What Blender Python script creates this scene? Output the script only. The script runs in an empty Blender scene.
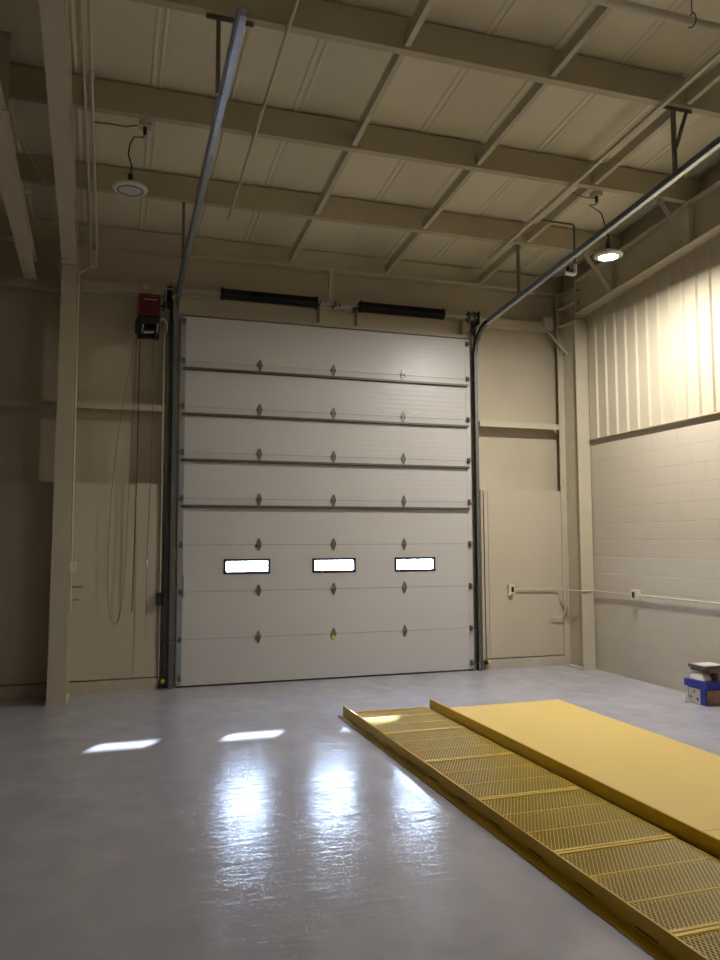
import bpy, math, random
from mathutils import Vector, Matrix
random.seed(7)
C = bpy.context.scene.collection
PI = math.pi

# ------------------------------------------------------------------ materials
def mat(name, col, rough=0.5, metal=0.0, noise=0.0, nscale=6.0, bump=0.0, bscale=60.0, spec=0.5, emit=None, estr=0.0):
    m = bpy.data.materials.new(name); m.use_nodes = True
    nt = m.node_tree; b = nt.nodes['Principled BSDF']
    b.inputs['Base Color'].default_value = (*col, 1)
    b.inputs['Roughness'].default_value = rough
    b.inputs['Metallic'].default_value = metal
    b.inputs['Specular IOR Level'].default_value = spec
    tc = nt.nodes.new('ShaderNodeTexCoord')
    if noise > 0:
        n = nt.nodes.new('ShaderNodeTexNoise'); n.inputs['Scale'].default_value = nscale
        n.inputs['Detail'].default_value = 5
        nt.links.new(tc.outputs['Object'], n.inputs['Vector'])
        r = nt.nodes.new('ShaderNodeValToRGB')
        r.color_ramp.elements[0].position = 0.3; r.color_ramp.elements[1].position = 0.7
        r.color_ramp.elements[0].color = (*[c*(1-noise) for c in col], 1)
        r.color_ramp.elements[1].color = (*[min(1, c*(1+noise*0.6)) for c in col], 1)
        nt.links.new(n.outputs['Fac'], r.inputs['Fac']); nt.links.new(r.outputs['Color'], b.inputs['Base Color'])
    if bump > 0:
        n2 = nt.nodes.new('ShaderNodeTexNoise'); n2.inputs['Scale'].default_value = bscale
        nt.links.new(tc.outputs['Object'], n2.inputs['Vector'])
        bp = nt.nodes.new('ShaderNodeBump'); bp.inputs['Strength'].default_value = bump
        bp.inputs['Distance'].default_value = 0.01
        nt.links.new(n2.outputs['Fac'], bp.inputs['Height']); nt.links.new(bp.outputs['Normal'], b.inputs['Normal'])
    if emit:
        b.inputs['Emission Color'].default_value = (*emit, 1); b.inputs['Emission Strength'].default_value = estr
    return m

BEIGE = (0.54, 0.48, 0.36)
M = {}
M['wall'] = mat('beige_wall_paint', BEIGE, 0.55, noise=0.07, nscale=1.2, bump=0.05)
M['liner'] = mat('beige_liner_paint', (0.55, 0.485, 0.37), 0.5, noise=0.04, nscale=0.8)
M['steel'] = mat('beige_structural_paint', (0.54, 0.49, 0.365), 0.5, noise=0.06, nscale=3)
M['purlin'] = mat('beige_purlin_paint', (0.47, 0.42, 0.29), 0.5, noise=0.08, nscale=2)
M['roof'] = mat('beige_roof_paint', (0.70, 0.65, 0.49), 0.5, noise=0.05, nscale=1.0)
M['conduit'] = mat('painted_conduit', (0.58, 0.54, 0.45), 0.4)
M['galv'] = mat('galvanised_steel', (0.42, 0.45, 0.50), 0.32, 0.85, noise=0.15, nscale=25)
M['galvd'] = mat('dark_galvanised_steel', (0.16, 0.17, 0.17), 0.45, 0.7, noise=0.15, nscale=25)
M['strut'] = mat('dull_grey_strut_steel', (0.12, 0.11, 0.10), 0.45, 0.4)
M['hinge'] = mat('zinc_hinge_steel', (0.20, 0.19, 0.165), 0.4, 0.6, noise=0.2, nscale=60)
M['black'] = mat('black_rubber', (0.012, 0.012, 0.014), 0.5)
M['spring'] = mat('oily_black_spring_steel', (0.014, 0.014, 0.016), 0.45, 0.6)
M['frame'] = mat('black_window_frame', (0.02, 0.02, 0.035), 0.4)
M['red'] = mat('dark_red_cover', (0.10, 0.005, 0.010), 0.4)
M['white'] = mat('white_plastic', (0.75, 0.74, 0.72), 0.4)
M['plate'] = mat('ivory_cover_plate', (0.70, 0.66, 0.55), 0.4)
M['yellow'] = mat('bright_yellow_plastic', (0.75, 0.62, 0.02), 0.4)
M['silver'] = mat('silver_tape', (0.8, 0.79, 0.75), 0.25, 0.5)
M['chain'] = mat('dull_chain_steel', (0.22, 0.19, 0.13), 0.5, 0.2)
M['cord'] = mat('brown_cord', (0.10, 0.075, 0.04), 0.8)
M['curb'] = mat('concrete_curb_paint', (0.50, 0.455, 0.37), 0.7, noise=0.1, nscale=5)
M['yrail'] = mat('yellow_rail_paint', (0.64, 0.42, 0.014), 0.5, noise=0.05, nscale=5)
M['ygrate'] = mat('yellow_grating_paint', (0.80, 0.58, 0.08), 0.45)
M['pan'] = mat('dark_oily_pan', (0.02, 0.017, 0.008), 0.8)  # near-black, puts shade into the gaps of the grating
M['blue'] = mat('blue_printed_card', (0.02, 0.035, 0.33), 0.35, noise=0.3, nscale=14)
M['grn'] = mat('green_print', (0.12, 0.2, 0.08), 0.5)
M['card'] = mat('brown_carton', (0.26, 0.16, 0.10), 0.6, noise=0.35, nscale=18)
M['dcard'] = mat('grey_brown_carton', (0.12, 0.09, 0.09), 0.5, noise=0.3, nscale=12)
M['paper'] = mat('off_white_paper', (0.72, 0.68, 0.62), 0.6, noise=0.1, nscale=12)
M['wrap'] = mat('clear_crumpled_wrap', (0.55, 0.52, 0.50), 0.2, noise=0.35, nscale=30)

# door skin: off-white with fine horizontal ribs
def door_mat():
    m = mat('off_white_ribbed_door_skin', (0.58, 0.57, 0.56), 0.36)
    nt = m.node_tree; b = nt.nodes['Principled BSDF']
    tc = nt.nodes.new('ShaderNodeTexCoord')
    w = nt.nodes.new('ShaderNodeTexWave'); w.bands_direction = 'Z'; w.inputs['Scale'].default_value = 5.3
    w.wave_profile = 'SIN'; w.inputs['Distortion'].default_value = 0.0
    nt.links.new(tc.outputs['Object'], w.inputs['Vector'])
    bp = nt.nodes.new('ShaderNodeBump'); bp.inputs['Strength'].default_value = 0.06; bp.inputs['Distance'].default_value = 0.006
    nt.links.new(w.outputs['Fac'], bp.inputs['Height'])
    n = nt.nodes.new('ShaderNodeTexNoise'); n.inputs['Scale'].default_value = 350
    nt.links.new(tc.outputs['Object'], n.inputs['Vector'])
    b2 = nt.nodes.new('ShaderNodeBump'); b2.inputs['Strength'].default_value = 0.08; b2.inputs['Distance'].default_value = 0.001
    nt.links.new(n.outputs['Fac'], b2.inputs['Height']); nt.links.new(bp.outputs['Normal'], b2.inputs['Normal'])
    nt.links.new(b2.outputs['Normal'], b.inputs['Normal'])
    return m
M['door'] = door_mat()

def floor_mat():
    m = bpy.data.materials.new('sealed_grey_concrete'); m.use_nodes = True
    nt = m.node_tree; b = nt.nodes['Principled BSDF']; L = nt.links.new
    tc = nt.nodes.new('ShaderNodeTexCoord')
    def noise(scale, detail=6, stretch=(1, 1, 1), dist=0.0):
        mp = nt.nodes.new('ShaderNodeMapping'); mp.inputs['Scale'].default_value = stretch
        L(tc.outputs['Object'], mp.inputs['Vector'])
        n = nt.nodes.new('ShaderNodeTexNoise'); n.inputs['Scale'].default_value = scale
        n.inputs['Detail'].default_value = detail; n.inputs['Distortion'].default_value = dist
        L(mp.outputs['Vector'], n.inputs['Vector']); return n
    n1 = noise(0.8, 8, dist=0.2); n2 = noise(5, 10, (1, 0.7, 1), 0.0)
    mx = nt.nodes.new('ShaderNodeMix'); mx.data_type = 'FLOAT'; mx.inputs[0].default_value = 0.45
    L(n1.outputs['Fac'], mx.inputs[2]); L(n2.outputs['Fac'], mx.inputs[3])
    r = nt.nodes.new('ShaderNodeValToRGB')
    r.color_ramp.elements[0].position = 0.2; r.color_ramp.elements[1].position = 0.8
    r.color_ramp.elements[0].color = (0.35, 0.345, 0.40, 1); r.color_ramp.elements[1].color = (0.58, 0.575, 0.65, 1)
    L(mx.outputs[0], r.inputs['Fac']); L(r.outputs['Color'], b.inputs['Base Color'])
    n3 = noise(2.6, 10, (1.6, 1, 1), 0.4)
    rr = nt.nodes.new('ShaderNodeMapRange'); rr.inputs['From Min'].default_value = 0.3; rr.inputs['From Max'].default_value = 0.7
    rr.inputs['To Min'].default_value = 0.13; rr.inputs['To Max'].default_value = 0.27
    L(n3.outputs['Fac'], rr.inputs['Value']); L(rr.outputs['Result'], b.inputs['Roughness'])
    n4 = noise(4.0, 6, (0.8, 3.0, 1), 0.3)
    bp = nt.nodes.new('ShaderNodeBump'); bp.inputs['Strength'].default_value = 0.34; bp.inputs['Distance'].default_value = 0.010
    L(n4.outputs['Fac'], bp.inputs['Height'])
    n5 = noise(16.0, 4, (0.7, 2.0, 1), 0.4)
    bq = nt.nodes.new('ShaderNodeBump'); bq.inputs['Strength'].default_value = 0.32; bq.inputs['Distance'].default_value = 0.003
    L(n5.outputs['Fac'], bq.inputs['Height']); L(bp.outputs['Normal'], bq.inputs['Normal']); L(bq.outputs['Normal'], b.inputs['Normal'])
    b.inputs['Specular IOR Level'].default_value = 0.5
    return m
M['floor'] = floor_mat()

def block_mat():
    m = bpy.data.materials.new('painted_concrete_block'); m.use_nodes = True
    nt = m.node_tree; b = nt.nodes['Principled BSDF']; L = nt.links.new
    tc = nt.nodes.new('ShaderNodeTexCoord')
    sp = nt.nodes.new('ShaderNodeSeparateXYZ'); cb = nt.nodes.new('ShaderNodeCombineXYZ')
    L(tc.outputs['Object'], sp.inputs[0]); L(sp.outputs['Y'], cb.inputs['X']); L(sp.outputs['Z'], cb.inputs['Y'])
    br = nt.nodes.new('ShaderNodeTexBrick'); br.inputs['Scale'].default_value = 1.0
    br.inputs['Brick Width'].default_value = 0.4064; br.inputs['Row Height'].default_value = 0.2032
    br.inputs['Mortar Size'].default_value = 0.006; br.inputs['Mortar Smooth'].default_value = 0.3
    br.inputs['Color1'].default_value = (0.545, 0.485, 0.385, 1); br.inputs['Color2'].default_value = (0.53, 0.47, 0.375, 1)
    br.inputs['Mortar'].default_value = (0.515, 0.465, 0.36, 1)
    L(cb.outputs[0], br.inputs['Vector']); L(br.outputs['Color'], b.inputs['Base Color'])
    n = nt.nodes.new('ShaderNodeTexNoise'); n.inputs['Scale'].default_value = 90; L(tc.outputs['Object'], n.inputs['Vector'])
    b1 = nt.nodes.new('ShaderNodeBump'); b1.invert = True; b1.inputs['Strength'].default_value = 0.7; b1.inputs['Distance'].default_value = 0.006
    L(br.outputs['Fac'], b1.inputs['Height'])
    b2 = nt.nodes.new('ShaderNodeBump'); b2.inputs['Strength'].default_value = 0.25; b2.inputs['Distance'].default_value = 0.003
    L(n.outputs['Fac'], b2.inputs['Height']); L(b1.outputs['Normal'], b2.inputs['Normal']); L(b2.outputs['Normal'], b.inputs['Normal'])
    b.inputs['Roughness'].default_value = 0.55
    return m
M['block'] = block_mat()

def tread_mat():
    m = mat('yellow_deck_paint', (0.90, 0.66, 0.21), 0.42)
    nt = m.node_tree; b = nt.nodes['Principled BSDF']; L = nt.links.new
    tc = nt.nodes.new('ShaderNodeTexCoord')
    v = nt.nodes.new('ShaderNodeTexVoronoi'); v.inputs['Scale'].default_value = 34; v.inputs['Randomness'].default_value = 0.0
    mp = nt.nodes.new('ShaderNodeMapping'); L(tc.outputs['Object'], mp.inputs['Vector']); L(mp.outputs['Vector'], v.inputs['Vector'])
    r = nt.nodes.new('ShaderNodeMapRange'); r.inputs['From Min'].default_value = 0.15; r.inputs['From Max'].default_value = 0.35
    r.inputs['To Min'].default_value = 1; r.inputs['To Max'].default_value = 0
    L(v.outputs['Distance'], r.inputs['Value'])
    bp = nt.nodes.new('ShaderNodeBump'); bp.inputs['Strength'].default_value = 0.5; bp.inputs['Distance'].default_value = 0.003
    L(r.outputs['Result'], bp.inputs['Height']); L(bp.outputs['Normal'], b.inputs['Normal'])
    return m
M['deck'] = tread_mat()

def glass_mat():
    m = bpy.data.materials.new('window_glazing'); m.use_nodes = True
    nt = m.node_tree; nt.nodes.clear()
    o = nt.nodes.new('ShaderNodeOutputMaterial'); t = nt.nodes.new('ShaderNodeBsdfTransparent')
    g = nt.nodes.new('ShaderNodeBsdfGlossy'); g.inputs['Roughness'].default_value = 0.05
    t.inputs['Color'].default_value = (0.93, 0.96, 1, 1)
    mx = nt.nodes.new('ShaderNodeMixShader'); mx.inputs[0].default_value = 0.06
    nt.links.new(t.outputs[0], mx.inputs[1]); nt.links.new(g.outputs[0], mx.inputs[2]); nt.links.new(mx.outputs[0], o.inputs[0])
    return m
M['glass'] = glass_mat()
M['lens'] = mat('lit_lamp_lens', (0.9, 0.9, 0.9), 0.4, emit=(1.0, 0.96, 0.90), estr=40.0)
M['lensoff'] = mat('unlit_lamp_lens', (0.62, 0.60, 0.60), 0.35)
M['apron'] = mat('outdoor_concrete', (0.5, 0.5, 0.5), 0.8, noise=0.1, nscale=2)

# ------------------------------------------------------------------ mesh helpers
class MB:
    def __init__(s): s.v = []; s.f = []; s.sm = []
    def add(s, vs, fs, smooth=False):
        o = len(s.v); s.v += [tuple(v) for v in vs]
        s.f += [tuple(i+o for i in f) for f in fs]; s.sm += [smooth]*len(fs); return s
    def box(s, x0, x1, y0, y1, z0, z1):
        vs = [(x, y, z) for z in (z0, z1) for y in (y0, y1) for x in (x0, x1)]
        return s.add(vs, [(0, 2, 3, 1), (4, 5, 7, 6), (0, 1, 5, 4), (2, 6, 7, 3), (0, 4, 6, 2), (1, 3, 7, 5)])
    def bar(s, a, b, w, h, up=(0, 0, 1)):
        """rectangular bar from a to b: w across, h along up"""
        a = Vector(a); b = Vector(b); d = (b-a).normalized(); up = Vector(up)
        side = d.cross(up)
        if side.length < 1e-4: side = d.cross(Vector((1, 0, 0)))
        side.normalize(); u = side.cross(d).normalized()
        vs = []
        for p in (a, b):
            for i, j in ((-1, -1), (1, -1), (1, 1), (-1, 1)): vs.append(p+side*(i*w/2)+u*(j*h/2))
        return s.add(vs, [(0, 1, 2, 3), (7, 6, 5, 4), (0, 4, 5, 1), (1, 5, 6, 2), (2, 6, 7, 3), (3, 7, 4, 0)])
    def tube(s, pts, r, n=10, cap=True):
        pts = [Vector(p) for p in pts]; rings = []
        ref = None
        for i, p in enumerate(pts):
            d = ((pts[min(i+1, len(pts)-1)]-p).normalized() + (p-pts[max(i-1, 0)]).normalized())
            if d.length < 1e-6: d = pts[min(i+1, len(pts)-1)]-pts[max(i-1, 0)]
            d.normalize()
            if ref is None:
                ref = d.orthogonal().normalized()
            ref = (ref - d*ref.dot(d)).normalized(); q = d.cross(ref)
            rings.append([p+(ref*math.cos(2*PI*k/n)+q*math.sin(2*PI*k/n))*r for k in range(n)])
        vs = [v for rg in rings for v in rg]; fs = []
        for i in range(len(rings)-1):
            for k in range(n): fs.append((i*n+k, i*n+(k+1) % n, (i+1)*n+(k+1) % n, (i+1)*n+k))
        s.add(vs, fs, True)
        if cap:
            s.add(rings[0], [tuple(range(n))[::-1]]); s.add(rings[-1], [tuple(range(n))])
        return s
    def cyl(s, a, b, r, n=20): return s.tube([a, b], r, n)
    def lathe(s, prof, c, n=32):
        """prof: list of (r,z) about vertical axis at c"""
        vs = [(c[0]+r*math.cos(2*PI*k/n), c[1]+r*math.sin(2*PI*k/n), c[2]+z) for r, z in prof for k in range(n)]
        fs = [(i*n+k, i*n+(k+1) % n, (i+1)*n+(k+1) % n, (i+1)*n+k) for i in range(len(prof)-1) for k in range(n)]
        s.add(vs, fs, True); return s
    def prism(s, poly, axis, a, b):
        """poly of 2D points extruded along axis from a to b"""
        n = len(poly)
        def P(t, q):
            return {'x': (t, q[0], q[1]), 'y': (q[0], t, q[1]), 'z': (q[0], q[1], t)}[axis]
        vs = [P(a, q) for q in poly]+[P(b, q) for q in poly]
        fs = [tuple(range(n))[::-1], tuple(range(n, 2*n))]+[(k, (k+1) % n, n+(k+1) % n, n+k) for k in range(n)]
        return s.add(vs, fs)
    def sweep(s, poly, pts, sidev=(1, 0, 0)):
        """sweep closed 2D section (a along sidev, b along normal) along pts"""
        pts = [Vector(p) for p in pts]; sd = Vector(sidev); n = len(poly); vs = []
        for i, p in enumerate(pts):
            d = (pts[min(i+1, len(pts)-1)]-pts[max(i-1, 0)]).normalized()
            nn = sd.cross(d).normalized()
            vs += [p+sd*a+nn*b for a, b in poly]
        fs = [tuple(range(n))[::-1], tuple(range((len(pts)-1)*n, len(pts)*n))]
        for i in range(len(pts)-1):
            for k in range(n): fs.append((i*n+k, i*n+(k+1) % n, (i+1)*n+(k+1) % n, (i+1)*n+k))
        return s.add(vs, fs)

def link(name, mb, m, parent=None, origin=None):
    o0 = Vector(origin) if origin is not None else Vector((0, 0, 0))
    base = Vector(parent['_o']) if parent is not None else Vector((0, 0, 0))
    me = bpy.data.meshes.new(name)
    if parent is not None: sh = base + (o0 if origin is not None else Vector((0, 0, 0)))
    else: sh = o0
    me.from_pydata([tuple(Vector(v)-sh) for v in mb.v], [], mb.f); me.update()
    for p, q in zip(me.polygons, mb.sm): p.use_smooth = q
    import bmesh
    bm = bmesh.new(); bm.from_mesh(me); bmesh.ops.recalc_face_normals(bm, faces=bm.faces); bm.to_mesh(me); bm.free()
    me.materials.append(m)
    o = bpy.data.objects.new(name, me); C.objects.link(o)
    o.location = o0
    if parent is not None: o.parent = parent
    o['_o'] = tuple(sh)
    return o

def tag(o, label, cat, group=None, kind=None):
    o['label'] = label
    if cat: o['category'] = cat
    if group: o['group'] = group
    if kind: o['kind'] = kind
    return o

def thing(name, loc, label, cat, group=None, kind=None):
    o = bpy.data.objects.new(name, None); C.objects.link(o); o.location = loc; o['_o'] = tuple(loc)
    return tag(o, label, cat, group, kind)

def single(name, mb, m, origin, label, cat, group=None, kind=None):
    return tag(link(name, mb, m, None, origin), label, cat, group, kind)

def dup(root, loc, label, group=None):
    r = root.copy(); C.objects.link(r); r.location = loc; r['label'] = label
    if group: r['group'] = group
    for ch in root.children:
        c = ch.copy(); C.objects.link(c); c.parent = r
        for g in ch.children:
            d = g.copy(); C.objects.link(d); d.parent = c
    return r

SL = 0.075                                   # roof pitch
def zlow(y): return 4.99 - SL*y              # underside of purlins
ZR = 0.25                                    # purlin depth
XL, XR, YB, YF = -7.0, 5.17, 0.20, -13.0      # room limits

# ------------------------------------------------------------------ structure
fl = link('floor', MB().box(XL, XR, YF, YB+0.1, -0.2, 0), M['floor']); tag(fl, 'glossy sealed light grey concrete floor', 'floor', kind='structure')
ap = link('trim_1', MB().box(-30, 40, YB+0.1, 60, -0.25, -0.03), M['apron']); tag(ap, 'outdoor concrete ground seen through the door windows', 'ground', kind='structure')  # outdoor ground slab beyond the door, not a trim piece

# back wall (plane of the big door)
DX0, DX1, DH = -0.03, 3.69, 4.235
wb = MB(); T = 0.06
wb.box(XL, DX0-0.10, YB, YB+T, 0, 5.29); wb.box(DX1+0.10, XR+0.2, YB, YB+T, 0, 5.29); wb.box(DX0-0.10, DX1+0.10, YB, YB+T, 4.30, 5.29)
wall_back = link('wall_back', wb, M['wall']); tag(wall_back, 'beige painted metal end wall around the big door', 'wall', kind='structure')
# lower liner panels with seams
def liner(x0, x1, seams):
    b = MB(); xs = [x0]+seams+[x1]
    for a, c in zip(xs[:-1], xs[1:]): b.box(a+0.003, c-0.003, 0.02, YB, 0.135, 2.28)
    b.box(x0, x1, 0.03, YB, 0.14, 2.275)
    link('liner_panel', b, M['liner'], wall_back)
    link('base_curb', MB().box(x0, x1, -0.005, YB, 0, 0.122), M['curb'], wall_back)
liner(3.80, 5.15, [3.90])
liner(-1.21, -0.20, [-0.46])
liner(XL, -1.214, [-3.6, -2.4])
# jambs
for a, b_ in ((DX0-0.10, 0.06), (3.60, DX1+0.10)):
    link('door_jamb', MB().box(a, b_, 0.0475, YB+0.06, 0, 4.55), M['steel'], wall_back)
link('lintel', MB().box(DX0+0.09, DX1-0.09, 0.0475, YB+0.06, 4.20, 4.30), M['steel'], wall_back)
link('header_panel', MB().box(DX0, DX1, 0.12, YB+0.0, 4.30, 4.50), M['wall'], wall_back)

# right wall: block below, ribbed metal above
wr = link('wall_right', MB().box(XR, XR+0.2, YF, YB+0.2, 0, 2.92), M['block']); tag(wr, 'right side wall, painted block below and ribbed metal above', 'wall', kind='structure')
pr = MB(); prof = []
y = -0.44
pts = []
while y > YF:
    pts += [(y, 0.035), (y-0.155, 0.035), (y-0.168, 0.010), (y-0.187, 0.010)]; y -= 0.2
# front skin as closed prism per period keeps the ribs real
poly = [(q[0], q[1]) for q in pts]
n = len(poly)
vs = []
for yy, d in poly:
    vs += [(XR-0.055+d, yy, 2.92), (XR-0.055+d, yy, 4.99-SL*yy-0.466)]
pr.add(vs, [(2*i, 2*i+2, 2*i+3, 2*i+1) for i in range(n-1)])
pr.box(XR, XR+0.2, YF, YB+0.2, 2.92, 6.3)
ZT = lambda q: 4.99-SL*q-0.468
ya_, yb2 = -0.44, YF+0.2
pr.add([(XR-0.017, ya_, 2.925), (XR-0.001, ya_, 2.925), (XR-0.001, ya_, ZT(ya_)), (XR-0.017, ya_, ZT(ya_)), (XR-0.017, yb2, 2.925), (XR-0.001, yb2, 2.925), (XR-0.001, yb2, ZT(yb2)), (XR-0.017, yb2, ZT(yb2))], [(0, 1, 2, 3), (7, 6, 5, 4), (0, 4, 5, 1), (1, 5, 6, 2), (2, 6, 7, 3), (3, 7, 4, 0)])
link('ribbed_metal_panel', pr, M['wall'], wr)
link('ledge_flashing', MB().box(XR-0.05, XR-0.001, YF, -0.44, 2.912, 2.92), M['purlin'], wr)
# closing walls (outside the frame)
wl = link('wall_left', MB().box(XL-0.2, XL, YF, YB+0.2, 0, 6.3), M['wall']); tag(wl, 'beige side wall far to the left', 'wall', kind='structure')
wf = link('wall_front', MB().box(XL, XR, YF-0.2, YF, 0, 6.3), M['wall']); tag(wf, 'beige wall behind the viewer', 'wall', kind='structure')

# roof
rf = MB(); xs = []
x = XL-0.2
while x < XR+0.2:
    for dx in (0.0, 0.06):
        big = dx < 0.1
        h = 0.007
        xs += [(x+dx, 0), (x+dx+0.010, -h), (x+dx+0.026, -h), (x+dx+0.036, 0)]
    x += 0.61
vs = []
for xx, dz in xs:
    vs += [(xx, YB+0.26, zlow(YB+0.26)+ZR+0.022+dz), (xx, YF-0.2, zlow(YF-0.2)+ZR+0.022+dz)]
rf.add(vs, [(2*i, 2*i+1, 2*i+3, 2*i+2) for i in range(len(xs)-1)])
x0, x1 = XL-0.3, XR+0.3
za, zb = zlow(YB+0.3)+ZR+0.05, zlow(YF-0.3)+ZR+0.05
rf.add([(x0, YB+0.3, za), (x1, YB+0.3, za), (x1, YF-0.3, zb), (x0, YF-0.3, zb), (x0, YB+0.3, za+.1), (x1, YB+0.3, za+.1), (x1, YF-0.3, zb+.1), (x0, YF-0.3, zb+.1)],
       [(0, 1, 2, 3), (4, 7, 6, 5), (0, 4, 5, 1), (1, 5, 6, 2), (2, 6, 7, 3), (3, 7, 4, 0)])
ce = link('ceiling', rf, M['roof']); tag(ce, 'beige ribbed metal roof sheets', 'ceiling', kind='structure')

# ------------------------------------------------------------------ framing
names = {0: 'beige steel eave beam running along the top of the door wall',
         1: 'beige roof beam nearest the door wall', 2: 'second beige roof beam from the door wall, both round lamps hang at it',
         3: 'third beige roof beam from the door wall, the door track hangers hang from it'}
PY = [None, -1.20, -2.53, -3.86, -5.19]
xs0, xs1 = XL, XR
for i in (1, 2, 3):
    y = PY[i]; zb = zlow(y)
    b = MB()
    b.box(xs0, xs1, y-0.004, y+0.004, zb, zb+ZR)                 # web
    b.box(xs0, xs1, y+0.004, y+0.068, zb, zb+0.006)               # bottom flange
    b.box(xs0, xs1, y+0.062, y+0.068, zb+0.006, zb+0.024)         # lip
    b.box(xs0, xs1, y+0.004, y+0.072, zb+ZR-0.006, zb+ZR)         # top flange
    single('roof_purlin', b, M['purlin'], (0, y, zb), names[i], 'roof beam', 'roof beams')
b = MB(); b.box(xs0, xs1, 0.13, 0.138, 4.975, 5.235); b.box(xs0, xs1, 0.05, 0.13, 4.975, 4.983); b.box(xs0, xs1, 0.05, 0.057, 4.983, 5.01)
b.box(xs0, xs1, 0.138, YB, 4.975, 4.983)
single('eave_beam', b, M['steel'], (0, 0.1, 4.975), names[0], 'eave beam')

# sag braces between purlins
rowlab = {1.285: 'left row', 2.525: 'middle row', 3.835: 'right row'}
baylab = ['between eave beam and first roof beam', 'between first and second roof beams', 'between second and third roof beams', 'beyond the third roof beam']
for X in (1.285, 2.525, 3.835):
    for k in range(4):
        ya = (0.045 if k == 0 else PY[k]+0.072)
        yb_ = PY[k+1]-0.0 if k < 3 else PY[4]
        ya, yb_ = (PY[k] - 0.006 if k else 0.045), (PY[k+1]+0.072 if k < 4 else 0)
        if k == 0: pass
        b = MB()
        z1, z2 = zlow(ya), zlow(yb_)
        A = Vector((X, ya, z1+0.070)); B_ = Vector((X, yb_, z2+0.070))
        b.bar(A, B_, 0.006, 0.10)
        b.bar(A+Vector((0.02, 0, -0.047)), B_+Vector((0.02, 0, -0.047)), 0.045, 0.006)
        single('sag_brace', b, M['steel'], (X, (ya+yb_)/2, (z1+z2)/2), 'roof brace %s, %s' % (baylab[k], rowlab[X]), 'brace', 'braces between the roof beams')

# frames: columns and rafters
def ibeam_y(b, x0, x1, ya, yb_, zbot, depth, tw=0.012, tf=0.014, skew=0.0):
    xm = (x0+x1)/2; k = skew*(ya-yb_)
    za, zb = zbot(ya), zbot(yb_)
    def slab(xa, xb, da, db):
        b.add([(xa, ya, za+da), (xb, ya, za+da), (xb+k, yb_, zb+da), (xa+k, yb_, zb+da), (xa, ya, za+db), (xb, ya, za+db), (xb+k, yb_, zb+db), (xa+k, yb_, zb+db)],
              [(0, 1, 2, 3), (4, 7, 6, 5), (0, 4, 5, 1), (1, 5, 6, 2), (2, 6, 7, 3), (3, 7, 4, 0)])
    slab(x0, x1, 0, tf); slab(xm-tw/2, xm+tw/2, tf, depth-tf); slab(x0, x1, depth-tf, depth)
def frame(x0, x1, yin, cl, rl, xt0, xt1, skew):
    xm = (x0+x1)/2
    c = thing('steel_column', (xm, yin/2, 0), cl, 'column')
    b = MB(); ztop = zlow(0)-0.01
    b.add([(x0, yin, 0.016), (x1, yin, 0.016), (x1, yin+0.014, 0.016), (x0, yin+0.014, 0.016), (xt0, yin, 4.5), (xt1, yin, 4.5), (xt1, yin+0.014, 4.5), (xt0, yin+0.014, 4.5)], [(0, 3, 2, 1), (4, 5, 6, 7), (0, 1, 5, 4), (1, 2, 6, 5), (2, 3, 7, 6), (3, 0, 4, 7)])
    b.box(xm-0.006, xm+0.006, yin+0.014, 0.0, 0.016, ztop-0.02)
    b.box(x0, x1, 0.0, 0.014, 0.016, ztop-0.02)
    link('column_shaft', b, M['steel'], c)
    link('base_plate', MB().box(x0-0.01, x1+0.01, yin-0.012, 0.018, 0, 0.016), M['steel'], c)
    for z in (4.50, 4.74, 4.93):
        link('stiffener', MB().box(x0, xm-0.006, yin+0.016, -0.001, z-0.006, z+0.006).box(xm+0.006, x1, yin+0.016, -0.001, z-0.006, z+0.006), M['steel'], c)
    # rafter
    x0, x1 = xt0, xt1; xm = (x0+x1)/2
    zf = lambda y: zlow(y)-0.462
    r = thing('steel_rafter', (xm, yin, 4.5), rl, 'rafter')
    b = MB(); ibeam_y(b, x0, x1, yin-0.016, YF+0.03, zf, 0.455, skew=skew)
    link('rafter_beam', b, M['steel'], r)
    link('end_plate', MB().box(x0, x1, yin-0.016, yin, 4.515, 5.0), M['steel'], r)
    for yy in (-1.2, -2.53, -3.86):
        z = zf(yy); kk = skew*(yin-0.016-yy); X0, X1, XM = x0+kk, x1+kk, xm+kk
        link('web_stiffener', MB().box(X0+0.01, XM-0.007, yy-0.004, yy+0.004, z+0.02, z+0.44).box(XM+0.007, X1-0.01, yy-0.004, yy+0.004, z+0.02, z+0.44), M['steel'], r)
    for zz in (4.6, 4.72, 4.88):
        for xx in (x0+0.04, x1-0.04): link('bolt', MB().cyl((xx, yin-0.04, zz), (xx, yin-0.017, zz), 0.014, 6), M['galvd'], r)
    return c, r
colR, rafR = frame(4.975, 5.155, -0.42, 'beige steel column in the right corner, conduit crossing it', 'deep beige rafter along the top of the right wall', 4.975, 5.155, 0.0)
colL, rafL = frame(-1.30, -1.115, -0.56, 'beige steel column standing left of the big door', 'broad beige rafter rising from the left column, twin conduits beside it', -1.265, -1.125, 0.017)
# flange braces (right rafter)
for yy, lab in ((-2.50, 'short diagonal brace from second roof beam to right rafter'), (-1.17, 'short diagonal brace from first roof beam to right rafter')):
    zt = zlow(yy)
    b = MB(); b.bar((4.63, yy, zt-0.012), (4.967, yy, zt-0.43), 0.045, 0.006, (0, 1, 0)); b.bar((4.63, yy-0.022, zt-0.012), (4.967, yy-0.022, zt-0.43), 0.006, 0.04, (1, 0, 1))
    single('flange_brace', b, M['steel'], (4.8, yy, zt-0.2), lab, 'brace', 'diagonal rafter braces')
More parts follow.
